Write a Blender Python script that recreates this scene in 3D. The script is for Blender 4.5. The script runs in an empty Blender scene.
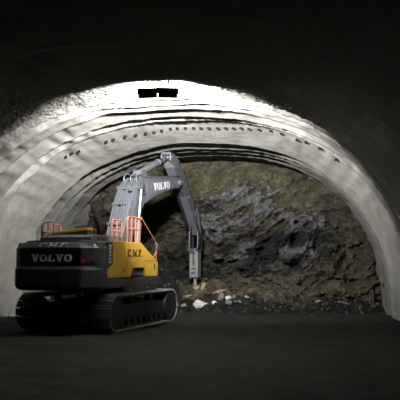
import bpy, bmesh, math, random
import numpy as np
from mathutils import Vector, Matrix, Euler

random.seed(7)
RNG = np.random.default_rng(11)
sc = bpy.context.scene
COL = sc.collection
PI = math.pi

# ---------------------------------------------------------------- noise
_T = RNG.random(4096) * 2 - 1
_Q = RNG.permutation(4096)
def vnoise(x, y, z):
    x, y, z = np.broadcast_arrays(np.asarray(x, float), np.asarray(y, float), np.asarray(z, float))
    xi, yi, zi = np.floor(x).astype(int), np.floor(y).astype(int), np.floor(z).astype(int)
    fx, fy, fz = x - xi, y - yi, z - zi
    fx, fy, fz = [t * t * t * (t * (t * 6 - 15) + 10) for t in (fx, fy, fz)]
    def h(a, b, c):
        return _T[_Q[(_Q[(_Q[a & 4095] + b) & 4095] + c) & 4095]]
    r = 0
    for a in (0, 1):
        for b in (0, 1):
            for c in (0, 1):
                w = (fx if a else 1 - fx) * (fy if b else 1 - fy) * (fz if c else 1 - fz)
                r = r + w * h(xi + a, yi + b, zi + c)
    return r
def fbm(x, y, z, octv=4, gain=.5, lac=2.03):
    s, a, f = 0, 1, 1
    for _ in range(octv):
        s = s + a * vnoise(x * f + 17.3 * _, y * f + 5.1 * _, z * f - 9.7 * _)
        a *= gain; f *= lac
    return s
def sstep(a, b, x):
    t = np.clip((x - a) / (b - a), 0, 1)
    return t * t * (3 - 2 * t)

# ---------------------------------------------------------------- materials
def nodes_of(name):
    m = bpy.data.materials.new(name); m.use_nodes = True
    nt = m.node_tree
    return m, nt, nt.nodes, nt.links, nt.nodes['Principled BSDF']
def paint(name, col, rough=.45, metal=0., dirt=None, amount=.35, scale=3., bump=.0, bscale=40.):
    """painted or bare metal with patches of dust of the dirt colour; everything here is dulled by site dust"""
    col = [c * .58 for c in col]; dirt = [c * .5 for c in (dirt or (.20, .19, .17))]
    m, nt, N, L, b = nodes_of(name)
    b.inputs['Roughness'].default_value = rough
    b.inputs['Metallic'].default_value = metal
    tc = N.new('ShaderNodeTexCoord')
    nz = N.new('ShaderNodeTexNoise'); nz.inputs['Scale'].default_value = scale; nz.inputs['Detail'].default_value = 7
    nz.inputs['Roughness'].default_value = .65
    L.new(tc.outputs['Object'], nz.inputs['Vector'])
    rp = N.new('ShaderNodeValToRGB'); rp.color_ramp.elements[0].position = .42; rp.color_ramp.elements[1].position = .78
    L.new(nz.outputs['Fac'], rp.inputs['Fac'])
    mul = N.new('ShaderNodeMath'); mul.operation = 'MULTIPLY'; mul.inputs[1].default_value = amount
    L.new(rp.outputs['Color'], mul.inputs[0])
    mx = N.new('ShaderNodeMix'); mx.data_type = 'RGBA'
    mx.inputs['A'].default_value = (*col, 1)
    mx.inputs['B'].default_value = (*(dirt or (.20, .19, .17)), 1)
    L.new(mul.outputs[0], mx.inputs['Factor'])
    L.new(mx.outputs['Result'], b.inputs['Base Color'])
    if bump:
        n2 = N.new('ShaderNodeTexNoise'); n2.inputs['Scale'].default_value = bscale; n2.inputs['Detail'].default_value = 4
        L.new(tc.outputs['Object'], n2.inputs['Vector'])
        bp = N.new('ShaderNodeBump'); bp.inputs['Strength'].default_value = bump; bp.inputs['Distance'].default_value = .02
        L.new(n2.outputs['Fac'], bp.inputs['Height']); L.new(bp.outputs['Normal'], b.inputs['Normal'])
    return m
def stone(name, c1, c2, scale=2., rough=.9, bump=.5, bscale=9., attr=None, dist=.05):
    m, nt, N, L, b = nodes_of(name)
    b.inputs['Roughness'].default_value = rough; b.inputs['Specular IOR Level'].default_value = .15
    tc = N.new('ShaderNodeTexCoord')
    nz = N.new('ShaderNodeTexNoise'); nz.inputs['Scale'].default_value = scale; nz.inputs['Detail'].default_value = 9
    nz.inputs['Roughness'].default_value = .68
    L.new(tc.outputs['Object'], nz.inputs['Vector'])
    rp = N.new('ShaderNodeValToRGB')
    rp.color_ramp.elements[0].position = .32; rp.color_ramp.elements[1].position = .68
    rp.color_ramp.elements[0].color = (*c1, 1); rp.color_ramp.elements[1].color = (*c2, 1)
    L.new(nz.outputs['Fac'], rp.inputs['Fac'])
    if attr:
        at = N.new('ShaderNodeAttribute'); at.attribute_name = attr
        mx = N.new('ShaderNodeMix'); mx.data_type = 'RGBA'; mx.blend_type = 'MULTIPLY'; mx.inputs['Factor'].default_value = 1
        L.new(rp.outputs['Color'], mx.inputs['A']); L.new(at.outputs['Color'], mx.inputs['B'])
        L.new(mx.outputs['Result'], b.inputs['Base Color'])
    else:
        L.new(rp.outputs['Color'], b.inputs['Base Color'])
    n2 = N.new('ShaderNodeTexNoise'); n2.inputs['Scale'].default_value = bscale; n2.inputs['Detail'].default_value = 8
    n2.inputs['Roughness'].default_value = .7
    L.new(tc.outputs['Object'], n2.inputs['Vector'])
    bp = N.new('ShaderNodeBump'); bp.inputs['Strength'].default_value = bump; bp.inputs['Distance'].default_value = dist
    L.new(n2.outputs['Fac'], bp.inputs['Height']); L.new(bp.outputs['Normal'], b.inputs['Normal'])
    return m
def glow(name, col, s):
    m, nt, N, L, b = nodes_of(name)
    b.inputs['Base Color'].default_value = (*col, 1)
    b.inputs['Emission Color'].default_value = (*col, 1); b.inputs['Emission Strength'].default_value = s
    return m

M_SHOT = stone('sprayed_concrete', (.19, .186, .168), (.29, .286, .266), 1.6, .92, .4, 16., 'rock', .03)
M_FACE = stone('rock_face', (.22, .22, .22), (.78, .78, .78), 6., .85, .8, 5., 'rock', .09)
M_MUCK = stone('muck', (.22, .22, .22), (.7, .7, .7), 4., .85, .9, 9., 'rock', .08)
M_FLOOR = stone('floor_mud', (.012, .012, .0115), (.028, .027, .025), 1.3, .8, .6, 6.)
M_WHITE = stone('pale_limestone', (.40, .385, .33), (.66, .64, .58), 5., .85, .4, 14., None, .02)
M_TAN = stone('tan_rock', (.15, .128, .065), (.27, .23, .14), 5., .85, .5, 14., None, .02)
M_GREYR = stone('grey_rock', (.07, .074, .08), (.17, .172, .18), 6., .85, .5, 14., None, .02)
M_GRAV = stone('dull_gravel', (.015, .014, .013), (.10, .09, .07), 3., .85, .5, 14., None, .02)
M_YEL = paint('yellow_paint', (1.0, .60, .075), .38, 0, (.32, .22, .06), .3, 2.5)
M_BLK = paint('charcoal_paint', (.052, .056, .070), .42, 0, (.07, .07, .07), .3, 2.2)
M_DGR = paint('dark_grey_paint', (.085, .09, .105), .45, 0, (.13, .13, .13), .35, 2.5)
M_GRY = paint('grey_paint', (.115, .125, .15), .42, .1, (.17, .167, .16), .45, 2.6, .15, 30)
M_LGR = paint('worn_grey_paint', (.16, .17, .195), .4, .15, (.24, .235, .22), .5, 3., .15, 30)
M_ORA = paint('orange_paint', (.62, .20, .10), .5, 0, (.50, .34, .27), .5, 6.)
M_SIL = paint('silver_lettering', (1.4, 1.4, 1.4), .4, .0, (.35, .35, .35), .3, 4.)
M_WHL = paint('worn_white_lettering', (.62, .63, .65), .5, 0, (.25, .25, .25), .5, 5.)
M_DSL = paint('dull_lettering', (.7, .7, .7), .5, 0, (.12, .12, .12), .5, 5.)
M_BLT = paint('black_lettering', (.012, .012, .012), .5)
M_RED = paint('dark_red_reflector', (.40, .025, .04), .35, 0, (.05, .02, .02), .3, 4.)
M_STL = paint('track_steel', (.30, .295, .285), .55, .2, (.38, .36, .33), .6, 4., .3, 25)
M_DST = paint('dark_steel', (.03, .03, .031), .55, .3, (.06, .058, .052), .4, 4., .3, 25)
M_CHR = paint('chrome_rod', (.62, .62, .63), .22, .9, (.4, .4, .4), .2, 3.)
M_RUB = paint('black_rubber', (.012, .012, .013), .7, 0, (.02, .02, .02))
M_RUB.node_tree.nodes['Principled BSDF'].inputs['Specular IOR Level'].default_value = .08
M_GLS = paint('cab_glass', (.015, .018, .02), .08)
M_BRK = paint('breaker_housing', (.30, .30, .31), .45, .2, (.14, .13, .12), .7, 5., .3, 20)
M_LAMP = paint('lamp_housing', (.012, .012, .012), .6)
M_LED = glow('lamp_lens', (1, .98, .94), 40)
M_CLN = glow('amber_lens', (.35, .12, .02), 0.0)

# ---------------------------------------------------------------- helpers
def tag(o, label=None, cat=None, group=None, kind=None):
    for k, v in (('label', label), ('category', cat), ('group', group), ('kind', kind)):
        if v: o[k] = v
    return o
def link(o, parent=None):
    COL.objects.link(o)
    if parent: o.parent = parent
    return o
def obj(name, bm, mat, parent=None, bevel=0, smooth=False, seg=2):
    me = bpy.data.meshes.new(name)
    bmesh.ops.recalc_face_normals(bm, faces=bm.faces)
    bm.to_mesh(me); bm.free()
    me.materials.append(mat)
    o = bpy.data.objects.new(name, me); link(o, parent)
    if smooth:
        for p in me.polygons: p.use_smooth = True
        me.set_sharp_from_angle(angle=math.radians(40)) if hasattr(me, 'set_sharp_from_angle') else None
    if bevel:
        md = o.modifiers.new('b', 'BEVEL'); md.width = bevel; md.segments = seg; md.limit_method = 'ANGLE'
        md.angle_limit = math.radians(35)
    return o
def empty(name, loc=(0, 0, 0), rz=0, parent=None):
    o = bpy.data.objects.new(name, None); o.location = loc; o.rotation_euler = (0, 0, rz)
    o.empty_display_size = .2
    return link(o, parent)
def box(bm, lo, hi, mat=None):
    lo, hi = Vector(lo), Vector(hi)
    r = bmesh.ops.create_cube(bm, size=1)
    c, s = (lo + hi) / 2, hi - lo
    for v in r['verts']:
        v.co = Vector((v.co.x * s.x, v.co.y * s.y, v.co.z * s.z)) + c
        if mat is not None: v.co = mat @ v.co
    return bm
def prism(bm, poly, lo, hi, axis='x'):
    """poly in (y,z) extruded along x (axis x); (x,y) along z (axis z); (x,z) along y (axis y)"""
    def P(a, b, t):
        return (t, a, b) if axis == 'x' else ((a, b, t) if axis == 'z' else (a, t, b))
    A = [bm.verts.new(P(a, b, lo)) for a, b in poly]
    B = [bm.verts.new(P(a, b, hi)) for a, b in poly]
    n = len(poly)
    bm.faces.new(A); bm.faces.new(B[::-1])
    for i in range(n):
        bm.faces.new((A[i], B[i], B[(i + 1) % n], A[(i + 1) % n]))
    return bm
def cyl(bm, p0, p1, r, seg=16, r1=None):
    p0, p1 = Vector(p0), Vector(p1); r1 = r if r1 is None else r1
    q = (p1 - p0).to_track_quat('Z', 'Y')
    a, b = [], []
    for i in range(seg):
        t = 2 * PI * i / seg
        d = Vector((math.cos(t), math.sin(t), 0))
        a.append(bm.verts.new(p0 + q @ (d * r))); b.append(bm.verts.new(p1 + q @ (d * r1)))
    bm.faces.new(a[::-1]); bm.faces.new(b)
    for i in range(seg):
        bm.faces.new((a[i], a[(i + 1) % seg], b[(i + 1) % seg], b[i]))
    return bm
def spline(pts, n=8):
    P = [Vector(p) for p in pts]
    if len(P) < 3: return P
    out = []
    for i in range(len(P) - 1):
        a, b, c, d = P[max(i - 1, 0)], P[i], P[i + 1], P[min(i + 2, len(P) - 1)]
        for k in range(n):
            t = k / n
            out.append(.5 * ((2 * b) + (c - a) * t + (2 * a - 5 * b + 4 * c - d) * t * t + (3 * b - a - 3 * c + d) * t ** 3))
    out.append(P[-1]); return out
def tube(bm, pts, r, seg=8, smooth=True):
    P = spline(pts) if smooth else [Vector(p) for p in pts]
    rings = []
    up = Vector((.123, .231, .97)).normalized()
    for i, p in enumerate(P):
        d = (P[min(i + 1, len(P) - 1)] - P[max(i - 1, 0)]).normalized()
        s = d.cross(up)
        if s.length < .05: s = d.cross(Vector((1, 0, 0)))
        s.normalize(); u = s.cross(d); up = u
        rings.append([bm.verts.new(p + s * (r * math.cos(2 * PI * k / seg)) + u * (r * math.sin(2 * PI * k / seg))) for k in range(seg)])
    for a, b in zip(rings, rings[1:]):
        for k in range(seg): bm.faces.new((a[k], a[(k + 1) % seg], b[(k + 1) % seg], b[k]))
    bm.faces.new(rings[0][::-1]); bm.faces.new(rings[-1])
    return bm
B = bmesh.new

# lettering: heavy slab-serif capitals cut from flat strokes, each glyph in a 0..w by 0..1 cell
def _ring(cx, cy, rx, ry, tx, ty, a0=0, a1=2 * PI, n=20):
    q = []
    for i in range(n):
        t, u = a0 + (a1 - a0) * i / n, a0 + (a1 - a0) * (i + 1) / n
        q.append([(cx + rx * math.cos(t), cy + ry * math.sin(t)), (cx + rx * math.cos(u), cy + ry * math.sin(u)),
                  (cx + (rx - tx) * math.cos(u), cy + (ry - ty) * math.sin(u)), (cx + (rx - tx) * math.cos(t), cy + (ry - ty) * math.sin(t))])
    return q
def _r(x0, y0, x1, y1): return [(x0, y0), (x1, y0), (x1, y1), (x0, y1)]
GLYPH = {
    'V': (1.0, [[(.08, 1), (.34, 1), (.60, 0), (.40, 0)], [(.70, 1), (.86, 1), (.60, 0), (.47, 0)], _r(0, .88, .42, 1), _r(.60, .88, 1.0, 1)]),
    'O': (.98, _ring(.49, .5, .49, .52, .24, .13)),
    'L': (.88, [_r(.10, 0, .36, 1), _r(0, .88, .50, 1), _r(0, 0, .86, .13), _r(.72, 0, .86, .36)]),
    'C': (.90, _ring(.48, .5, .48, .52, .22, .12, .75, 2 * PI - .75) + [_r(.74, .62, .86, 1)]),
    'M': (1.18, [_r(.10, 0, .22, 1), _r(.88, 0, 1.10, 1), [(.10, 1), (.36, 1), (.66, .12), (.54, .02)], [(.94, 1), (1.06, 1), (.66, .12), (.54, .02)],
                 _r(0, 0, .32, .11), _r(.78, 0, 1.18, .11), _r(0, .89, .30, 1), _r(.90, .89, 1.18, 1)]),
    'F': (.84, [_r(.10, 0, .34, 1), _r(0, 0, .46, .11), _r(0, .88, .80, 1), _r(.68, .66, .80, 1), _r(.3, .46, .62, .57), _r(.54, .36, .62, .68)]),
    '.': (.30, [_r(.06, 0, .26, .2)]),
    'E': (.72, [_r(0, 0, .2, 1), _r(0, .84, .66, 1), _r(0, .42, .6, .58), _r(0, 0, .66, .16)]),
    '4': (.78, [_r(.46, 0, .64, 1), _r(0, .24, .76, .4), [(0, .4), (.2, .4), (.64, 1), (.46, 1)]]),
    '8': (.76, _ring(.36, .26, .36, .27, .17, .13) + _ring(.36, .75, .32, .26, .16, .13)),
    '0': (.78, _ring(.37, .5, .37, .51, .18, .15)),
}
def lettering(name, text, mat, parent, origin, ux, uy, width, height, gap=.12, thick=.012, skew=0.):
    """raised capitals: origin is the lower left corner, ux the reading direction, uy the up direction"""
    ux, uy = Vector(ux).normalized(), Vector(uy).normalized()
    n = ux.cross(uy)
    tot = sum(GLYPH[c][0] for c in text) + gap * (len(text) - 1)
    k = width / tot
    bm = B(); x = 0; j = 0
    for c in text:
        w, polys = GLYPH[c]
        for p in polys:
            off = .0006 * (j % 5); j += 1
            lo = [bm.verts.new(Vector(origin) + ux * ((x + a + skew * b) * k) + uy * (b * height) - n * .006) for a, b in p]
            hi = [bm.verts.new(Vector(origin) + ux * ((x + a + skew * b) * k) + uy * (b * height) + n * (thick + off)) for a, b in p]
            bm.faces.new(lo); bm.faces.new(hi[::-1])
            for i in range(4): bm.faces.new((lo[i], hi[i], hi[(i + 1) % 4], lo[(i + 1) % 4]))
        x += w + gap
    return obj(name, bm, mat, parent)

# ---------------------------------------------------------------- camera
CAMH = 2.25
cam_d = bpy.data.cameras.new('camera'); cam = link(bpy.data.objects.new('camera', cam_d))
cam_d.sensor_width = 36; cam_d.sensor_fit = 'HORIZONTAL'; cam_d.lens = 650 / 400 * 36
cam_d.clip_start = .05; cam_d.clip_end = 200
cam.location = (0, 0, CAMH); cam.rotation_euler = (PI / 2 + math.atan(60 / 650), 0, 0)
sc.camera = cam

# ---------------------------------------------------------------- tunnel frame: x across, y along the drive, z up
PSI = .167                      # the drive bears a little to the right of the view
OFF = -4.55                     # its centre line lies left of the camera
W0, H0, NE = 7.85, 7.25, 2.35   # half width, crown height, squareness of the arch
FACE = 31.6
TUN = Matrix.Rotation(-PSI, 4, 'Z')
def in_tunnel(o):
    o.matrix_world = TUN; return o
LIPS = [(14.0, .10), (17.3, .05), (18.8, .30), (19.6, .34), (20.35, .26), (21.1, .42), (22.5, .38), (23.4, .14), (26.5, .50), (27.7, .30), (28.5, .30), (29.7, .55)]
BASE_D = [-10, 14, 17, 19.5, 23, 23.6, 26.5, 29, 32]
BASE_S = [1.0, .995, .985, 1.0, 1.012, 1.024, .974, .975, .972]
def lining_scale(th, d):
    """radius factor of the lining; every round of driving flares outwards behind its lip and runs back in"""
    s = np.interp(d, BASE_D, BASE_S)
    dd = d + .20 * vnoise(th * 3.1, d * .35, 0) + .14 * vnoise(th * 9.0, d * .9, 5) + .07 * vnoise(th * 26.0, d * 1.2, 8)
    o = np.zeros_like(s)
    ds = [l[0] for l in LIPS] + [FACE + .6]
    for i, (l, dl) in enumerate(LIPS):
        amp = dl * (1 + .75 * vnoise(th * 5.0, 0 * d + 11.7 * i, 2.2) + .35 * vnoise(th * 21.0, 0 * d + 4.7 * i, 6.2))
        t = (dd - l) / (ds[i + 1] - l)
        rise = np.clip((dd - l) / .10, 0, 1)
        amp = amp * (.35 + .65 * sstep(.45, .85, np.sin(th)))
        o = np.where((t >= 0) & (t < 1), amp * rise * (1 - t ** 2.2), o)
    return s + o / 7.4
def ring_point(th, d):
    th = np.asarray(th, float); d = np.asarray(d, float)
    c, s = np.cos(th), np.sin(th)
    k = lining_scale(th, d)
    x = W0 * np.sign(c) * np.abs(c) ** (2 / NE) * k
    z = H0 * np.abs(s) ** (2 / NE) * k
    return OFF + x, z
def grid_mesh(name, X, Y, Z, mat, smooth=True, col=None):
    r, c = X.shape
    me = bpy.data.meshes.new(name)
    v = np.stack([X, Y, Z], -1).reshape(-1, 3)
    i = np.arange(r * c).reshape(r, c)
    f = np.stack([i[:-1, :-1], i[:-1, 1:], i[1:, 1:], i[1:, :-1]], -1).reshape(-1, 4)
    me.from_pydata(v.tolist(), [], f.tolist())
    me.materials.append(mat)
    me.polygons.foreach_set('use_smooth', [smooth] * len(me.polygons))
    if col is not None:
        a = me.color_attributes.new('rock', 'FLOAT_COLOR', 'POINT')
        cc = np.concatenate([col.reshape(-1, 3), np.ones((r * c, 1))], 1)
        a.data.foreach_set('color', cc.ravel())
    me.update()
    return link(bpy.data.objects.new(name, me))

ds = np.concatenate([np.arange(-9, 13.5, .5), np.arange(13.5, 17, .12), np.arange(17, FACE + .5, .05)])
NTH = 520
def lining(name, a0, a1, n):
    th, d = np.meshgrid(np.linspace(a0, a1, n), ds)
    x, z = ring_point(th, d)
    arc = th * 8.0
    rough = .022 * fbm(arc * .6, d * .45, 0, 3) + .007 * fbm(arc * 3.0, d * 4.5, 4, 2)
    near = np.exp(-((d - 18.3) / 1.6) ** 2)
    rough = rough + near * (.016 * vnoise(arc * 8, d * 8, 9) + .014 * RNG.normal(size=d.shape))
    nx, nz = np.cos(th), np.sin(th)
    x = x + nx * rough; z = z + nz * rough
    z = np.where((th < .01) | (th > PI - .01), -.25, z)
    # weaker lamp light painted into the rounds next to the face
    far_dim = sstep(26.45, 26.75, d + .20 * vnoise(th * 3.1, d * .35, 0) + .14 * vnoise(th * 9.0, d * .9, 5))
    near_dim = 1 - sstep(22.3, 22.7, d + .20 * vnoise(th * 3.1, d * .35, 0))     # nearer rounds darkened in colour to tone down the floodlight glare
    tone = (1 - .45 * far_dim) * (1 - .34 * near_dim) * (1 + .10 * fbm(arc * .35, d * .35, 3, 3))
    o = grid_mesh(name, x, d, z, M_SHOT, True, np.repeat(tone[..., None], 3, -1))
    o['kind'] = 'structure'
    return in_tunnel(o)
lining('wall_right', 0, .95, 150)
lining('ceiling', .95, PI - .95, 250)
lining('wall_left', PI - .95, PI, 150)

# ---------------------------------------------------------------- rock face
def gauss(x, z, cx, cz, sx, sz, rot=0):
    c, s = math.cos(rot), math.sin(rot)
    u = (x - cx) * c + (z - cz) * s; w = -(x - cx) * s + (z - cz) * c
    return np.exp(-((u / sx) ** 2 + (w / sz) ** 2))
def face_px(px, py):
    k = (px - 200) / 650
    x = (31.06 * k - 5.23) / (.986 + .166 * k)
    return x, CAMH + (260 - py) * (31.06 - .166 * x) / 650
fx, fz = np.meshgrid(np.linspace(-13.6, 4.6, 400), np.linspace(-.4, 8.2, 200))
strata = fz - .10 * (fx + 5) + .5 * fbm(fx * .25, fz * .25, 3, 3)
ridge = 1 - np.abs(fbm(fx * .45, strata * 1.1, 1.5, 4))
blocks = fbm(fx * 1.1, strata * 2.2, 6, 4, .55)
n_big = fbm(fx * .35, fz * .5, 9, 3)
n_mid = fbm(fx * 1.0, strata * 1.9, 21, 4, .6)
n_fin = fbm(fx * 3.2, strata * 5.0, 31, 4, .75)
def patch(lst):
    m = 0
    for (px, py, sx, sz, rot, a) in lst:
        cx, cz = face_px(px, py)
        m = m + a * gauss(fx, fz, cx, cz, sx, sz, rot)
    return m
g_grey = patch([(237, 205, 2.3, .75, .30, 1.2), (215, 214, 1.2, .6, .3, .9), (282, 216, 1.8, .5, .05, .9), (305, 222, 1.2, .4, -.1, .8), (205, 180, 1.2, .5, 0, .45),
                (245, 190, 2., .6, .2, .3), (300, 258, 2.0, .9, 0, .75), (255, 250, 1.2, .8, 0, .7), (180, 215, .9, .8, 0, .6), (270, 240, 2.0, .8, 0, .75), (215, 240, 1.0, .8, 0, .5), (235, 265, 1.2, .5, 0, .5)])
g_black = patch([(275, 244, 2.0, .5, .15, 1.2), (300, 238, 1.8, .35, .2, .9), (305, 255, 1.5, .6, 0, .9), (283, 262, 1.3, .5, 0, 1.0), (262, 258, .8, .5, .4, .8), (222, 262, .8, .9, .5, .9),
                 (175, 262, 1.1, .9, 0, 1.6), (214, 204, 1.6, .25, .35, .9), (325, 236, .8, .4, 0, .7), (195, 270, .8, .6, 0, .9),
                 (240, 268, 1.2, .3, 0, .5), (250, 232, .9, .35, .3, .6), (215, 278, .9, .5, 0, .7)])
m_grey = sstep(.45, 1.15, g_grey * .85 + (.25 + .75 * np.clip(g_grey, 0, 1)) * (.60 * n_fin - .62 * n_mid))
m_blk = sstep(.40, .95, g_black * .85 + (.30 + .70 * np.clip(g_black, 0, 1)) * (.80 * n_mid + .66 * n_fin))
m_low = sstep(2.2, .9, fz + .3 * n_big)
olive = np.array([.068, .059, .041]); tan = np.array([.094, .084, .052]); grey = np.array([.142, .145, .156]); blk = np.array([.012, .0125, .014])
fc = olive + (tan - olive) * sstep(-.3, .5, n_big + .5 * n_mid)[..., None]
fc = fc * (1 + .30 * n_fin + .22 * n_mid)[..., None]
fc = fc + (np.array([.115, .097, .064]) * (1 + .3 * n_fin)[..., None] - fc) * (.55 * m_low)[..., None]
fc = fc + (grey * (1 + .35 * n_fin)[..., None] - fc) * (m_grey * .8)[..., None]
fc = fc + (blk - fc) * (m_blk * .93)[..., None]
fc = np.clip(fc, .004, .8)
calm = sstep(3.2, 6.0, fz + .15 * fx + .5)
dep = (.55 * fbm(fx * .3, fz * .35, 2, 2) + .34 * (ridge - .6) + .40 * blocks * (1 - .75 * calm) + .14 * n_fin * (1 - .6 * calm))
dep = dep + .22 * m_grey - .16 * m_blk
bulge = .9 * sstep(3.4, .4, fz)
o = grid_mesh('wall_back', fx, FACE - dep - bulge + .1, fz, M_FACE, True, fc)
o['kind'] = 'structure'; in_tunnel(o)

# ---------------------------------------------------------------- floor
gx, gd = np.meshgrid(np.linspace(-13.2, 4.2, 120), np.linspace(-9, FACE + .5, 260))
gz = .05 * fbm(gx * .5, gd * .5, 0, 3) + .03 * fbm(gx * 2, gd * 2, 1, 3) - .04
tx, td = -7.2, 22.5
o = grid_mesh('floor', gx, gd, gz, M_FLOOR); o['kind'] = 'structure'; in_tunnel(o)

# ---------------------------------------------------------------- muck heaped against the face
mx_, md_ = np.meshgrid(np.linspace(-12.9, 3.2, 330), np.linspace(27.2, FACE + .3, 100))
def muck_height(x, d):
    foot = 28.0 + .5 * vnoise(x * .6, 0, 5.5)
    top = np.interp(x, [-13, -9, -7.0, -5.6, -4.4, -2.5, 0, 3.4], [1.2, 1.5, 2.3, 1.35, 1.3, 1.05, .75, .55])
    t = np.clip((d - foot) / (31.3 - foot), 0, 1.1)
    h = top * t ** 1.15 * (1 + .25 * fbm(x * .8, d * .8, 2, 2))
    h = h + (.12 * fbm(x * 2.2, d * 2.2, 7, 3) + .08 * fbm(x * 6, d * 6, 3, 2)) * np.clip(t * 5, 0, 1)
    return h - .12 + .12 * np.clip(t * 6, 0, 1)
mz_ = muck_height(mx_, md_)
q = fbm(mx_ * 1.1, md_ * 1.1, 40, 3); q2 = fbm(mx_ * 4, md_ * 4, 41, 3)
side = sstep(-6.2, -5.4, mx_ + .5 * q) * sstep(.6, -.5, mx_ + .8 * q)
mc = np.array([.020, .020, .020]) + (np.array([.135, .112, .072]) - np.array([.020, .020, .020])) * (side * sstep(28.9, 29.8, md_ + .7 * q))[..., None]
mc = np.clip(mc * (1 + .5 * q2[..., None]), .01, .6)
o = grid_mesh('muck_heap', mx_, md_, mz_, M_MUCK, True, mc)
tag(o, 'dark heap of blasted muck banked along the foot of the rock face', 'rubble', None, 'stuff'); in_tunnel(o)

def rock_bm(size, seed, flat=(1, 1, 1), sub=3, bm=None, at=None, rot=None):
    own = B()
    bmesh.ops.create_icosphere(own, subdivisions=sub, radius=1)
    co = np.array([v.co[:] for v in own.verts])
    n = 1 + .32 * fbm(co[:, 0] * 1.2 + seed * 3.7, co[:, 1] * 1.2, co[:, 2] * 1.2, 3, .55)
    rg = np.random.default_rng(seed)
    for _ in range(7):                       # split faces
        a = rg.normal(size=3); a /= np.linalg.norm(a)
        lim = rg.uniform(.62, .9)
        p = (co * n[:, None]) @ a
        n = np.where(p > lim, n * lim / np.maximum(p, 1e-6), n)
    for v, k in zip(own.verts, n):
        v.co = Vector((v.co.x * k * size * flat[0], v.co.y * k * size * flat[1], v.co.z * k * size * flat[2]))
    if bm is None: return own
    mt = Matrix.Translation(at) @ (rot or Matrix.Identity(4))
    vm = [bm.verts.new(mt @ v.co) for v in own.verts]
    own.verts.index_update()
    for f in own.faces: bm.faces.new([vm[v.index] for v in f.verts])
    own.free(); return bm
def tun_xy(px, d):
    """lateral position in the drive of the view bearing px at depth d"""
    k = (px - 200) / 650
    return (k * .986 * d - .166 * d) / (.986 + .166 * k)
# loose stones, nobody could count them
bm = B(); rg = random.Random(3)
for i in range(700):
    x = rg.uniform(-12, 3); d = rg.uniform(28.0, 31.0)
    s = .03 + .09 * rg.random() ** 2.5
    z = float(muck_height(np.array(x), np.array(d)))
    rock_bm(s, i, (1, .8, .7), 1, bm, (x, d, z + s * .25), Euler((rg.random() * 6, rg.random() * 6, rg.random() * 6)).to_matrix().to_4x4())
o = obj('gravel', bm, M_GREYR); o.data.materials[0] = M_GRAV; tag(o, 'small loose grey stones strewn over the muck heap', 'gravel', None, 'stuff'); in_tunnel(o)
ROCKS = [ # view bearing, depth along drive, height above heap, size, flattening, material, label
    (198.5, 28.7, .16, .25, (1.15, .9, .95), M_WHITE, 'largest whitish boulder at the foot of the heap, below the breaker'),
    (206.0, 28.8, .06, .13, (1.3, .8, .8), M_WHITE, 'small whitish stone touching the right side of the largest whitish boulder'),
    (213.5, 28.8, .10, .14, (1.2, .9, .8), M_WHITE, 'pale stone lying between the largest boulder and the grey slab'),
    (220.5, 29.2, .12, .23, (.8, .7, 1.1), M_GREYR, 'tall grey rock leaning in the heap right of the breaker'),
    (228.0, 29.7, .14, .16, (1.1, .9, .8), M_WHITE, 'pale block at the top of the rocks right of the breaker'),
    (228.5, 28.8, .10, .17, (1.1, .8, .8), M_GREYR, 'bluish grey stone under the pale top block'),
    (233.5, 29.3, .08, .14, (.9, .8, .9), M_GREYR, 'dark grey stone at the right end of the rock cluster'),
    (237.0, 28.9, .05, .13, (1.7, .8, .5), M_GREYR, 'flat dark slab lying right of the rock cluster'),
    (203.0, 30.2, .22, .21, (.62, .7, 1.35), M_TAN, 'tan elongated rock standing on edge under the breaker tip'),
    (196.5, 30.3, .16, .17, (1.1, .9, .8), M_TAN, 'rounded tan rock left of the upright tan rock'),
    (188.0, 29.7, .08, .17, (1.5, .9, .45), M_TAN, 'flat tan slab on the heap left of the breaker'),
    (219.5, 30.2, .10, .22, (1.7, .8, .5), M_TAN, 'long low tan rock on the slope right of the breaker'),
    (184.0, 28.6, .05, .12, (1.1, .9, .8), M_TAN, 'small brown stone just in front of the track end'),
    (246.0, 29.6, .06, .12, (1.2, .9, .7), M_TAN, 'lone brown stone on the slope beyond the rock cluster'),
    (342.0, 29.6, .05, .17, (1.8, .8, .5), M_GREYR, 'flat grey stone at the foot of the face toward the right wall'),
    (373.0, 30.0, .06, .15, (1.6, .8, .5), M_GREYR, 'grey stone lying near the foot of the right wall'),
    (317.0, 29.8, .05, .13, (1.3, .8, .6), M_GREYR, 'small grey stone midway between the cluster and the right wall'),
]
for i, (px, d, up, s, fl, m, lb) in enumerate(ROCKS):
    x = tun_xy(px, d); z = float(muck_height(np.array(x), np.array(d)))
    o = obj('rock', rock_bm(s, 100 + i * 7, fl), m, smooth=True)
    o.matrix_world = TUN @ Matrix.Translation((x, d, z + up * .8)) @ Matrix.Rotation(.5 * math.sin(i * 2.3), 4, 'Z') @ Matrix.Rotation(.25 * math.sin(i), 4, 'Y')
    tag(o, lb, 'rock', 'broken rocks on the muck heap')

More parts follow.
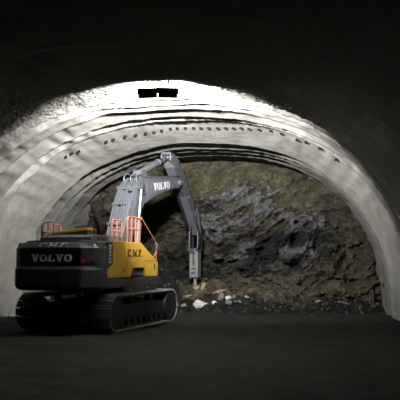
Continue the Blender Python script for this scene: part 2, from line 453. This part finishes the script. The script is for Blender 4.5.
# ---------------------------------------------------------------- pipe stubs along the vault
ORD = ['first', 'second', 'third', 'fourth', 'fifth', 'sixth', 'seventh', 'eighth', 'ninth', 'tenth', 'eleventh', 'twelfth', 'thirteenth', 'fourteenth', 'fifteenth',
       'sixteenth', 'seventeenth', 'eighteenth', 'nineteenth', 'twentieth', 'twenty-first', 'twenty-second', 'twenty-third', 'twenty-fourth', 'twenty-fifth',
       'twenty-sixth', 'twenty-seventh', 'twenty-eighth']
stub_px = [64, 70, 77, 105, 112, 124, 135, 145, 153, 161, 170, 177, 185, 193, 201, 209, 218, 226, 234, 242, 250, 260, 272, 283, 299, 308, 322, 338]
ths = np.linspace(PI - .4, .35, 1500)
def stub_d(t): return 24.5 + .25 * math.sin(5 * t)
tab = []
for t in ths:
    dd = stub_d(t); x, z = ring_point(t, dd)
    X = .1662 * dd + .986 * float(x); Y = .986 * dd - .1662 * float(x)
    tab.append(200 + 650 * X / Y)
tab = np.array(tab)
def make_stub():
    bm = B(); seg = 14; R, r, h = .068, .052, .06
    rings = [[], [], [], []]
    for i in range(seg):
        a = 2 * PI * i / seg; c, s = math.cos(a), math.sin(a)
        for k, (rr, zz) in enumerate(((R, -.08), (R, h), (r, h), (r, .02))): rings[k].append(bm.verts.new((rr * c, rr * s, zz)))
    for a, b in zip(rings, rings[1:]):
        for i in range(seg): bm.faces.new((a[i], a[(i + 1) % seg], b[(i + 1) % seg], b[i]))
    bm.faces.new(rings[0]); bm.faces.new(rings[3])
    return obj('pipe_stub', bm, M_DST, None)
proto = make_stub()
for i, px in enumerate(stub_px):
    t = float(ths[np.argmin(np.abs(tab - px))]); dd = stub_d(t)
    x, z = ring_point(t, dd)
    o = proto if i == 0 else proto.copy()
    if i: link(o)
    nrm = Vector((-math.cos(t) , -.45, -math.sin(t)))
    o.matrix_world = TUN @ Matrix.Translation((float(x), dd, float(z))) @ nrm.to_track_quat('Z', 'Y').to_matrix().to_4x4()
    tag(o, ORD[i] + ' steel pipe stub from the left in the row along the concrete vault', 'pipe', 'pipe stubs in a row along the vault')

# black block added for a dark niche; stake by the right wall foot
xw, zw = ring_point(.035, 28.6)
xw2, _ = ring_point(.06, 28.6)
bm = B(); box(bm, (-.10, -.16, -.10), (.14, .16, .10))
o = obj('niche_block', bm, M_DST, None, .01)
o.matrix_world = TUN @ Matrix.Translation((float(ring_point(.12, 28.6)[0]) - .02, 28.6, float(ring_point(.12, 28.6)[1])))
tag(o, 'small black block standing in for a dark niche low in the pale right wall', 'box')
bm = B(); cyl(bm, (0, 0, -.3), (0, 0, .55), .09, 12); cyl(bm, (0, 0, .55), (0, 0, .6), .11, 12)
o = obj('marker_post', bm, M_DST, None); o.matrix_world = TUN @ Matrix.Translation((2.72, 29.9, .35))
tag(o, 'short black post standing where the rock face meets the right wall', 'post')

# ---------------------------------------------------------------- floodlights under the crown
LAMP_D = 17.0
for i, (x, z, tilt, lb) in enumerate(((-4.32, 6.81, -.0, 'left one of two black floodlights hanging under the bright crown'),
                                      (-3.75, 6.79, .06, 'right one of two black floodlights hanging under the bright crown'))):
    root = empty('floodlight'); tag(root, lb, 'floodlight', 'floodlights under the crown')
    root.matrix_world = TUN @ Matrix.Translation((x, LAMP_D, z)) @ Matrix.Rotation(tilt, 4, 'Y') @ Matrix.Scale(.97, 4)
    bm = B(); box(bm, (-.27, -.05, -.14), (.27, .06, .14))
    hs = obj('housing', bm, M_LAMP, root, .012)
    for k in range(9):
        bm = B(); box(bm, (-.24 + k * .06 - .006, -.085, -.11), (-.24 + k * .06 + .006, -.045, .11)); obj('cooling_fin', bm, M_LAMP, hs)
    bm = B(); box(bm, (-.25, .058, -.105), (.25, .068, .105)); obj('lens', bm, M_LED, root)
    bm = B()
    box(bm, (-.30, -.02, -.02), (-.272, .02, .24)); box(bm, (.272, -.02, -.02), (.30, .02, .24)); box(bm, (-.30, -.02, .22), (.30, .02, .245))
    box(bm, (-.02, -.02, .24), (.02, .02, .80))
    obj('bracket', bm, M_LAMP, root)
    ld = bpy.data.lights.new('floodlight_beam', 'AREA'); ld.shape = 'RECTANGLE'; ld.size = .50; ld.size_y = .2
    ld.energy = 3150; ld.color = (1, .985, .95)
    lo = bpy.data.objects.new('floodlight_beam', ld); link(lo, root)
    lo.location = (0, .075, 0)
    aim = Vector((-.12, 1, .36)); ld.spread = math.radians(145)
    lo.rotation_euler = aim.to_track_quat('-Z', 'Y').to_euler()

# ================================================================ excavator
EXC = empty('excavator', (-3.36, 22.8, 0), -math.radians(21))
tag(EXC, 'yellow and charcoal tracked excavator with a rock breaker working at the tunnel face', 'excavator')

# --- undercarriage
bm = B(); box(bm, (-1.0, -1.1, .45), (1.0, 1.1, .95)); box(bm, (-1.25, -1.5, .5), (1.25, -.7, .8)); box(bm, (-1.25, .7, .5), (1.25, 1.5, .8))
obj('undercarriage', bm, M_DST, EXC, .03)
bm = B(); cyl(bm, (0, 0, .9), (0, 0, 1.36), .75, 36); obj('slewing_ring', bm, M_DST, EXC, .02)
HB, RT, ZC, NS = 2.05, .53, .60, 48
def track_pos(s):
    """point and tangent angle on the track loop"""
    straight, arc = 2 * HB, PI * RT
    L = 2 * straight + 2 * arc; s %= L
    if s < straight: return (HB - s, ZC + RT, PI)
    s -= straight
    if s < arc: a = PI / 2 + s / RT; return (-HB + RT * math.cos(a), ZC + RT * math.sin(a), a + PI / 2)
    s -= arc
    if s < straight: return (-HB + s, ZC - RT, 0)
    s -= straight
    a = -PI / 2 + s / RT; return (HB + RT * math.cos(a), ZC + RT * math.sin(a), a + PI / 2)
LT = 4 * HB + 2 * PI * RT
bm = B(); box(bm, (-.33, -.108, 0), (.33, .108, .03))
for yy in (-.085, 0, .085): box(bm, (-.33, yy - .012, .03), (.33, yy + .012, .062))
shoe_me = obj('track_shoe', bm, M_STL).data
bpy.data.objects.remove(bpy.data.objects['track_shoe'])
for sx in (1, -1):
    cx = 1.37 * sx
    bm = B()
    for i in range(96):
        y, z, a = track_pos(LT * i / 96); y2, z2, a2 = track_pos(LT * (i + 1) / 96)
        for u in (-.13,):
            v = []
            for (yy, zz, aa) in ((y, z, a), (y2, z2, a2)):
                n = (math.sin(aa), -math.cos(aa))
                v.append([(u, yy + n[0] * h, zz + n[1] * h) for h in (-.09, 0)])
            vs = [bm.verts.new(p) for p in (v[0][0], v[0][1], v[1][1], v[1][0])]
            ws = [bm.verts.new((p.co.x + .26, p.co.y, p.co.z)) for p in vs]
            bm.faces.new(vs); bm.faces.new(ws[::-1])
            for k in range(4): bm.faces.new((vs[k], vs[(k + 1) % 4], ws[(k + 1) % 4], ws[k]))
    tr = obj('track', bm, M_DST, EXC); tr.location = (cx, 0, 0)
    for i in range(NS):
        y, z, a = track_pos(LT * (i + .5) / NS)
        s = bpy.data.objects.new('track_shoe', shoe_me); link(s, tr)
        ex = Vector((1, 0, 0)); up = Vector((0, math.sin(a), -math.cos(a))); fw = up.cross(ex)
        R = Matrix((ex, fw, up)).transposed().to_4x4()
        s.matrix_local = Matrix.Translation((0, y, z)) @ R
    bm = B(); prism(bm, [(-1.7, .35), (1.7, .35), (1.8, .6), (1.5, .85), (-1.5, .85), (-1.8, .6)], -.2, .2); obj('track_frame', bm, M_DST, tr, .03)
    bm = B(); cyl(bm, (-.27, -HB, ZC), (.27, -HB, ZC), .47, 28); cyl(bm, (-.2, -HB, ZC), (.24, -HB, ZC), .27, 24); obj('drive_sprocket', bm, M_DST, tr, .015)
    bm = B(); cyl(bm, (-.30, HB, ZC), (.30, HB, ZC), .52, 32); cyl(bm, (-.2, HB, ZC), (.2, HB, ZC), .14, 16); obj('idler_wheel', bm, M_DST, tr, .015)
    for k in range(8):
        y = -1.5 + k * 3.0 / 7
        bm = B(); cyl(bm, (-.19, y, .26), (.19, y, .26), .12, 16); obj('track_roller', bm, M_DST, tr, .01)
    for y in (-.7, .7):
        bm = B(); cyl(bm, (-.12, y, .94), (.12, y, .94), .1, 14); obj('carrier_roller', bm, M_DST, tr, .01)

# --- upper frame
bm = B(); prism(bm, [(-1.5, -2.45), (1.5, -2.45), (1.5, 1.32), (.62, 1.42), (.45, .8), (-.45, .8), (-.6, 1.5), (-1.45, 1.5)], 1.38, 1.66, 'z')
obj('upper_frame', bm, M_BLK, EXC, .03)

# --- counterweight
half = [(1.5, -2.42), (1.5, -2.92), (1.42, -3.06), (1.16, -3.36), (1.06, -3.42), (.55, -3.50), (0, -3.53)]
outl = half + [(-x, y) for x, y in half[-2::-1]]
nrm = []
for i, (x, y) in enumerate(outl):
    a = Vector(outl[max(i - 1, 0)]); b = Vector(outl[min(i + 1, len(outl) - 1)])
    t = (b - a).normalized(); n = Vector((-t.y, t.x))
    nrm.append(-n if n.dot(Vector((x, y + 2.3))) < 0 else n)
LAY = [(1.33, .16), (1.37, .06), (1.45, .0), (1.95, -.01), (2.0, .01), (2.06, .14), (2.10, .15), (2.50, .10), (2.61, .09), (2.635, .11), (2.775, .27), (2.79, .34)]
bm = B(); rows = []
for z, ins0 in LAY:
    row = []
    for i, ((x, y), n) in enumerate(zip(outl, nrm)):
        j = min(i, len(outl) - 1 - i)
        ins = ins0 * ([.0, .08, .25, .9, 1, 1, 1][j] if z > 2.03 else 1) if z < 2.62 else ins0 * [.25, .3, .5, 1, 1, 1, 1][j]
        p = Vector((x, y)) - n * ins
        if i in (0, len(outl) - 1): p = Vector((x - math.copysign(ins, x), -2.42))
        row.append(bm.verts.new((p.x, p.y, z)))
    rows.append(row)
n = len(outl)
for a, b in zip(rows, rows[1:]):
    for i in range(n - 1): bm.faces.new((a[i], a[i + 1], b[i + 1], b[i]))
    bm.faces.new((a[n - 1], a[0], b[0], b[n - 1]))
bm.faces.new(rows[0][::-1]); bm.faces.new(rows[-1])
CW = obj('counterweight', bm, M_BLK, EXC, .018)
# raised rim across the back of the top
bm = B(); tube(bm, [(-1.25, -2.72, 2.80), (-.95, -2.95, 2.82), (0, -3.05, 2.83), (.95, -2.95, 2.82), (1.25, -2.72, 2.80)], .035, 8); obj('top_rim', bm, M_DGR, CW, smooth=True)
def back_y(u, ins): # the back surface of the counterweight
    return np.interp(abs(u), [0, .55, 1.06, 1.16, 1.42], [-3.53, -3.50, -3.42, -3.36, -3.06]) + ins
lettering('lettering', 'VOLVO', M_SIL, CW, (-.58, -3.405, 2.20), (1, 0.0, 0), (0, .045, .40), 1.42, .215, .10, .03)
lettering('lettering', 'C.M.F.', M_DSL, CW, (-.34, -3.425, 2.642), (1, 0, 0), (0, .16, .13), 1.04, .19, .16, .014)
fd = Vector((.30, .34, 0)).normalized(); fn = Vector((fd.y, -fd.x, 0))
for k in range(2):
    bm = B(); z = 2.16 + k * .17
    A_, B_ = Vector((1.075, -3.275, z)), Vector((1.38, -3.035, z))
    q = [A_.lerp(B_, t) + Vector((0, 0, h)) for t, h in ((-.02, 0), (.97, .06), (.97, .19), (-.02, .13))]
    lo = [bm.verts.new(p - fn * .08) for p in q]; hi = [bm.verts.new(p + fn * .016) for i, p in enumerate(q)]
    bm.faces.new(lo); bm.faces.new(hi[::-1])
    for i in range(4): bm.faces.new((lo[i], hi[i], hi[(i + 1) % 4], lo[(i + 1) % 4]))
    obj('reflector_stripe', bm, M_RED, CW)
for sx in (-.75, .75):
    bm = B(); tube(bm, [(sx - .1, -2.75, 2.74), (sx - .09, -2.75, 2.84), (sx + .09, -2.75, 2.84), (sx + .1, -2.75, 2.74)], .022, 8); obj('lifting_eye', bm, M_DGR, CW, smooth=True)

# --- right side: charcoal strip with the model text, yellow doors
def side_poly(name, poly, mat, x0=.72, x1=1.5, bev=.02):
    bm = B(); prism(bm, poly, x0, x1); return obj(name, bm, mat, EXC, bev)
strip = side_poly('side_strip', [(-2.42, 1.95), (-2.09, 2.13), (-2.13, 2.80), (-2.16, 2.83), (-2.42, 2.80)], M_BLK, .7, 1.495)
lettering('lettering', 'EC480E', M_SIL, strip, (1.497, -2.20, 2.15), (0, 0, 1), (0, -1, 0), .58, .13, .14, .008)
door = side_poly('side_door', [(-2.42, 1.68), (-1.18, 1.68), (-1.18, 2.84), (-2.11, 2.84), (-2.07, 2.12), (-2.42, 1.92)], M_YEL)
bm = B(); box(bm, (1.49, -1.42, 1.86), (1.515, -1.30, 1.98)); obj('latch', bm, M_ORA, door, .006)
tbx = side_poly('tool_box', [(-1.165, 1.68), (-.875, 1.68), (-.66, 1.98), (.176, 1.98), (.336, 1.68), (1.25, 1.68), (1.25, 2.18), (-.12, 2.84), (-1.165, 2.84)], M_YEL)
lettering('lettering', 'C.M.F.', M_BLT, tbx, (1.5, -1.10, 2.36), (0, 1, 0), (0, 0, 1), 1.10, .24, .16, .012)
bm = B(); box(bm, (1.492, .12, 2.212), (1.506, 1.24, 2.226)); obj('panel_seam', bm, M_BLT, tbx)
bm = B(); box(bm, (1.49, .92, 1.92), (1.51, 1.0, 2.12)); obj('latch', bm, M_BLT, tbx, .005)
bm = B(); prism(bm, [(-.90, 1.66), (-.67, 1.97), (.19, 1.97), (.36, 1.66)], .8, 1.40); stp = obj('step_recess', bm, M_BLK, EXC, .01)
bm = B(); box(bm, (1.40, -.62, 1.74), (1.48, .12, 1.79)); obj('step_bar', bm, M_DGR, stp, .008)
for yy in np.arange(-.55, .1, .16):
    bm = B(); box(bm, (1.395, yy, 1.79), (1.42, yy + .09, 1.93)); obj('step_slot', bm, M_DGR, stp)

# --- left side, cab
bm = B(); prism(bm, [(-2.42, 1.68), (.1, 1.68), (.1, 2.6), (-2.42, 2.8)], -1.5, -.75); obj('side_door', bm, M_YEL, EXC, .02)
bm = B(); prism(bm, [(.2, 1.66), (1.95, 1.66), (2.0, 2.1), (1.6, 3.12), (.35, 3.14), (.2, 2.9)], -1.45, -.5); cab = obj('cab', bm, M_DGR, EXC, .05)
bm = B(); prism(bm, [(.36, 2.3), (.36, 2.95), (1.5, 2.95), (1.82, 2.2)], -1.46, -1.44); obj('side_window', bm, M_GLS, cab)
bm = B(); box(bm, (-1.36, .19, 2.45), (-.6, .21, 2.98)); obj('rear_window', bm, M_GLS, cab)
bm = B(); box(bm, (-1.40, .3, 3.12), (-.55, 1.6, 3.17)); obj('roof', bm, M_BLK, cab, .02)

# --- engine bay, bonnet
bm = B(); prism(bm, [(-2.60, 2.2), (-.45, 2.2), (-.45, 2.98), (-.7, 3.06), (-2.35, 3.05), (-2.6, 2.96)], -.86, 1.0); hood = obj('engine_hood', bm, M_GRY, EXC, .03)
for k in range(7):
    bm = B(); y = -2.2 + k * .1; box(bm, (.985, y, 2.86), (1.015, y + .05, 2.97)); obj('vent_slot', bm, M_BLK, hood)
bm = B(); prism(bm, [(-.80, 3.06), (.56, 3.19), (.58, 3.29), (.2, 3.27), (-.80, 3.13)], -2.1, -1.2, 'y'); bon = obj('bonnet', bm, M_YEL, EXC, .025)
bm = B(); prism(bm, [(-.78, 2.98), (.58, 2.98), (.56, 3.20), (-.78, 3.07)], -2.08, -1.2, 'y'); obj('gap_shade', bm, M_BLK, EXC, .01)  # black filler painting in the shadow gap under the bonnet
bm = B(); prism(bm, [(.02, 3.25), (.56, 3.29), (.58, 3.38), (.05, 3.33)], -2.0, -1.25, 'y'); obj('intake_cover', bm, M_BLK, EXC, .02)
bm = B(); cyl(bm, (.86, -1.75, 3.0), (.86, -1.75, 3.2), .13, 18); cyl(bm, (.86, -1.75, 3.16), (.72, -1.80, 3.66), .115, 18, .10)
ex = obj('exhaust_pipe', bm, M_RUB, EXC, .01)
# top deck between bonnet and boom
bm = B(); box(bm, (-.5, -.45, 1.66), (-.40, .5, 2.7)); box(bm, (.45, -.45, 1.66), (.55, .75, 2.7)); box(bm, (.4, -.5, 2.3), (1.48, -.2, 2.84)); box(bm, (-.5, -.5, 1.66), (1.45, -.42, 2.7))
obj('boom_bracket', bm, M_DGR, EXC, .02)

# --- handrails
def rail(name, paths, r=.032, mat=None, label=None):
    bm = B()
    for p in paths: tube(bm, p, r, 8, False)
    o = obj(name, bm, mat or M_ORA, EXC, smooth=True)
    if label: o['label'] = label
    return o
zt = 3.68
rail('handrail', [[(1.38, -.92, 2.82), (1.38, -.92, zt - .1), (1.38, -.84, zt), (1.38, -.10, zt), (1.38, -.02, zt - .1), (1.38, -.02, 2.82)],
                  [(1.38, -.62, 2.82), (1.38, -.62, zt)], [(1.38, -.32, 2.82), (1.38, -.32, zt)], [(1.38, -.92, 3.28), (1.38, -.02, 3.28)]])
rail('handrail', [[(.98, -1.25, 2.82), (.98, -1.25, 3.5), (.98, -1.15, 3.58), (.98, -.62, 3.58), (.98, -.55, 3.5), (.98, -.55, 2.82)],
                  [(.98, -1.25, 3.2), (.98, -.55, 3.2)], [(.98, -.9, 2.82), (.98, -.9, 3.58)]])
rail('handrail', [[(1.42, .02, 3.62), (1.40, .06, 3.72), (1.45, 1.18, 2.88), (1.46, 1.2, 2.2)], [(1.46, 1.2, 2.55), (1.40, 1.05, 2.3)]], .016)
bm = B(); box(bm, (1.44, 1.16, 2.62), (1.52, 1.24, 2.84)); obj('work_lamp', bm, M_DGR, EXC, .01)
rail('handrail', [[(-1.12, -2.05, 2.75), (-1.12, -2.05, 3.42), (-1.04, -2.05, 3.48), (-.80, -2.05, 3.48), (-.72, -2.05, 3.42), (-.72, -2.05, 2.75)],
                  [(-.92, -2.05, 3.48), (-.92, -2.05, 2.75)], [(-1.12, -2.05, 3.14), (-.72, -2.05, 3.14)]], .028)
rail('handrail', [[(-1.2, -2.0, 2.75), (-1.2, -2.0, 3.38), (-1.2, -1.9, 3.46), (-1.2, -1.0, 3.46), (-1.2, -.9, 3.38), (-1.2, -.9, 2.7)],
                  [(-1.2, -1.45, 2.75), (-1.2, -1.45, 3.46)], [(-1.2, -2.0, 3.1), (-1.2, -.9, 3.1)]], .024)
bm = B(); box(bm, (-.96, -2.10, 2.98), (-.80, -2.085, 3.16)); o = obj('notice_plate', bm, M_SIL, EXC, .004); o['label'] = 'small white plate tied to the left handrail'

# --- boom (local y is reach, z height)
BOOM = [(.35, 2.0), (.42, 2.5), (1.00, 3.68), (1.36, 4.46), (1.68, 4.93), (2.05, 5.24), (2.45, 5.40), (3.2, 5.52), (5.4, 5.80), (5.95, 5.86), (6.18, 5.74), (6.2, 5.52),
        (6.02, 5.38), (5.5, 5.32), (4.4, 5.06), (3.3, 4.72), (2.5, 4.40), (1.9, 3.74), (1.35, 2.7), (.95, 2.0), (.65, 1.85)]
bm = B(); prism(bm, BOOM, -.34, .34); boom = obj('boom', bm, M_GRY, EXC, .025)
bm = B(); prism(bm, [(2.62, 5.34), (3.2, 5.42), (5.42, 5.72), (5.86, 5.74), (5.9, 5.46), (5.4, 5.40), (4.3, 5.14), (3.2, 4.82), (2.75, 4.66)], -.343, .346)
obj('side_plate', bm, M_LGR, boom, .006)
lettering('lettering', 'VOLVO', M_WHL, boom, (.346, 3.35, 5.0), (0, 1, .165), (0, -.165, 1), 1.6, .30, .10, .012)
for yz in ((.72, 2.2), (2.35, 4.9), (5.98, 5.62)):
    bm = B(); cyl(bm, (-.42, *yz), (.42, *yz), .13, 20); cyl(bm, (-.44, *yz), (.44, *yz), .06, 16); obj('pin', bm, M_LGR, boom, .008)
PIPE = [(.62, 2.75), (1.00, 3.60), (1.36, 4.40), (1.70, 4.90), (2.05, 5.20), (2.42, 5.36)]
for k, u in enumerate((-.29, -.21, -.13, .06, .14)):
    bm = B(); tube(bm, [(u, y - .085, z + .055) for y, z in PIPE], .026, 8); obj('hydraulic_pipe', bm, M_GRY, boom, smooth=True)
for k, (y, z) in enumerate(((.95, 3.52), (1.30, 4.28), (1.72, 4.90))):
    bm = B(); box(bm, (-.34, y - .17, z + .0), (.2, y - .06, z + .09)); obj('pipe_clamp', bm, M_GRY, boom, .008)
for k, (u, a) in enumerate(((-.20, .05), (.02, .15), (.2, .28))):
    bm = B(); tube(bm, [(u, 1.85 + a, 5.10 + .1 * a), (u - .03, 1.82 + a, 5.38), (u, 1.98 + a, 5.53), (u + .03, 2.2 + a, 5.53), (u, 2.5 + a, 5.42)], .024, 8)
    obj('hydraulic_hose', bm, M_GRY, boom, smooth=True)
for u in (-.26, -.18, .18, .26):
    bm = B(); tube(bm, [(u, 2.5, 5.44), (u, 3.4, 5.58), (u, 5.2, 5.81), (u, 6.1, 5.94)], .024, 8); obj('hydraulic_pipe', bm, M_DGR, boom, smooth=True)
bm = B(); box(bm, (.20, 1.42, 4.80), (.34, 1.54, 4.92)); obj('work_lamp', bm, M_DGR, boom, .01)

# --- rams
def ram(name, p0, p1, r, frac, mat=M_GRY):
    p0, p1 = Vector(p0), Vector(p1); m = p0.lerp(p1, frac)
    bm = B(); cyl(bm, p0, m, r, 20); cyl(bm, m - (p1 - p0).normalized() * .1, m, r * 1.12, 20)
    s = Vector((1, 0, 0)); cyl(bm, p0 - s * r * 1.05, p0 + s * r * 1.05, r * .95, 16)
    o = obj(name, bm, mat, EXC, .008, True)
    bm = B(); cyl(bm, m - (p1 - p0).normalized() * .05, p1, r * .58, 18); cyl(bm, p1 - s * r * .9, p1 + s * r * .9, r * .95, 16)
    obj('rod', bm, M_CHR, o, smooth=True)
    return o
for u in (-.46, .46): ram('boom_cylinder', (u, 1.50, 1.95), (u, 2.0, 5.0), .115, .55)
ram('arm_cylinder', (0, 2.75, 5.66), (0, 5.42, 6.68), .135, .66, M_LGR)
bm = B()
for u in (-.2, .14): prism(bm, [(2.35, 5.36), (3.1, 5.48), (2.9, 5.78), (2.6, 5.78)], u, u + .06)
obj('cylinder_lug', bm, M_GRY, EXC, .01)

# --- arm
ARM = [(5.62, 6.26), (6.05, 5.86), (6.45, 5.42), (7.1, 5.12), (7.7, 4.52), (8.42, 3.70), (8.62, 3.42), (8.86, 3.40), (8.98, 3.62), (8.72, 4.05), (8.1, 4.86), (7.5, 5.48), (6.9, 6.10), (6.25, 6.62), (5.9, 6.72), (5.65, 6.6)]
bm = B(); prism(bm, ARM, -.20, .20); arm = obj('arm', bm, M_GRY, EXC, .02)
bm = B()
for u in (-.235, .18):
    prism(bm, [(5.25, 6.50), (5.45, 6.44), (5.75, 6.20), (6.1, 6.3), (6.1, 6.66), (5.6, 6.86), (5.3, 6.86), (5.22, 6.76)], u, u + .055)
cyl(bm, (-.25, 5.42, 6.68), (.25, 5.42, 6.68), .07, 16); box(bm, (-.2, 5.24, 6.78), (.2, 5.36, 6.88))
obj('arm_bracket', bm, M_LGR, arm, .01)
for u in (-.12, -.04):
    bm = B(); tube(bm, [(u - .115, 5.9, 6.2), (u - .11, 6.5, 5.62), (u - .115, 7.1, 5.09), (u - .115, 7.7, 4.48), (u - .115, 8.3, 3.80)], .03, 8); obj('hydraulic_pipe', bm, M_DST, arm, smooth=True)
for (y, z) in ((6.1, 6.3), (6.75, 5.75), (7.4, 5.1), (8.0, 4.4)):
    bm = B(); cyl(bm, (.19, y, z), (.225, y, z), .07, 14); obj('pin', bm, M_LGR, arm)
ram('bucket_cylinder', (0, 6.45, 6.62), (0, 8.45, 4.62), .11, .6, M_GRY)
bm = B()
for u in (-.24, .19): prism(bm, [(8.40, 4.72), (8.52, 4.72), (9.05, 3.35), (8.93, 3.3)], u, u + .05); prism(bm, [(8.2, 4.3), (8.3, 4.36), (8.55, 4.68), (8.42, 4.72)], u, u + .05)
obj('linkage', bm, M_GRY, EXC, .008)

# --- hydraulic breaker
bm = B()
for u in (-.24, .18): prism(bm, [(8.50, 3.62), (8.66, 3.68), (9.05, 3.44), (9.04, 2.70), (8.46, 2.70)], u, u + .06)
box(bm, (-.25, 8.46, 2.66), (.25, 9.02, 2.80))
brk = obj('hydraulic_breaker', bm, M_DGR, EXC, .012)
bm = B(); box(bm, (-.21, 8.50, 1.42), (.21, 8.98, 2.66)); hs = obj('breaker_housing', bm, M_BRK, brk, .03)
bm = B()
for z in (1.62, 1.82): box(bm, (-.10, 8.485, z), (.10, 8.51, z + .05))
box(bm, (-.03, 8.485, 2.0), (.03, 8.51, 2.5))
obj('housing_slot', bm, M_DST, hs)
for (x, y) in ((-.17, 8.54), (.17, 8.54), (-.17, 8.94), (.17, 8.94)):
    bm = B(); cyl(bm, (x, y, 1.34), (x, y, 1.44), .05, 10); obj('tie_bolt', bm, M_DST, hs)
bm = B(); cyl(bm, (0, 8.74, 1.44), (0, 8.74, .72), .085, 16); cyl(bm, (0, 8.74, .72), (0, 8.74, .50), .085, 16, .03); obj('chisel', bm, M_STL, brk, smooth=True)
bm = B(); box(bm, (-.12, 8.40, 2.56), (.12, 8.52, 2.78)); o = obj('valve_block', bm, M_CHR, brk, .02)
for p in ([(-.28, 8.2, 4.0), (-.42, 8.2, 3.5), (-.48, 8.35, 2.95), (-.36, 8.42, 2.62), (-.10, 8.44, 2.66)],
          [(.26, 8.3, 3.95), (.34, 8.4, 3.5), (.36, 8.42, 3.05), (.24, 8.44, 2.76), (.08, 8.44, 2.72)],
          [(-.02, 8.28, 3.8), (-.06, 8.34, 3.4), (-.08, 8.40, 3.0), (-.04, 8.44, 2.74)]):
    bm = B(); tube(bm, p, .028, 8); obj('hydraulic_hose', bm, M_RUB, brk, smooth=True)

# ---------------------------------------------------------------- world and colour
w = bpy.data.worlds.new('world'); sc.world = w; w.use_nodes = True
w.node_tree.nodes['Background'].inputs[0].default_value = (0, 0, 0, 1)
w.node_tree.nodes['Background'].inputs[1].default_value = 0
sc.view_settings.view_transform = 'Standard'; sc.view_settings.look = 'None'
sc.view_settings.gamma = 1; sc.view_settings.use_curve_mapping = False
sc.view_settings.exposure = 0
sc.cycles.diffuse_bounces = 3
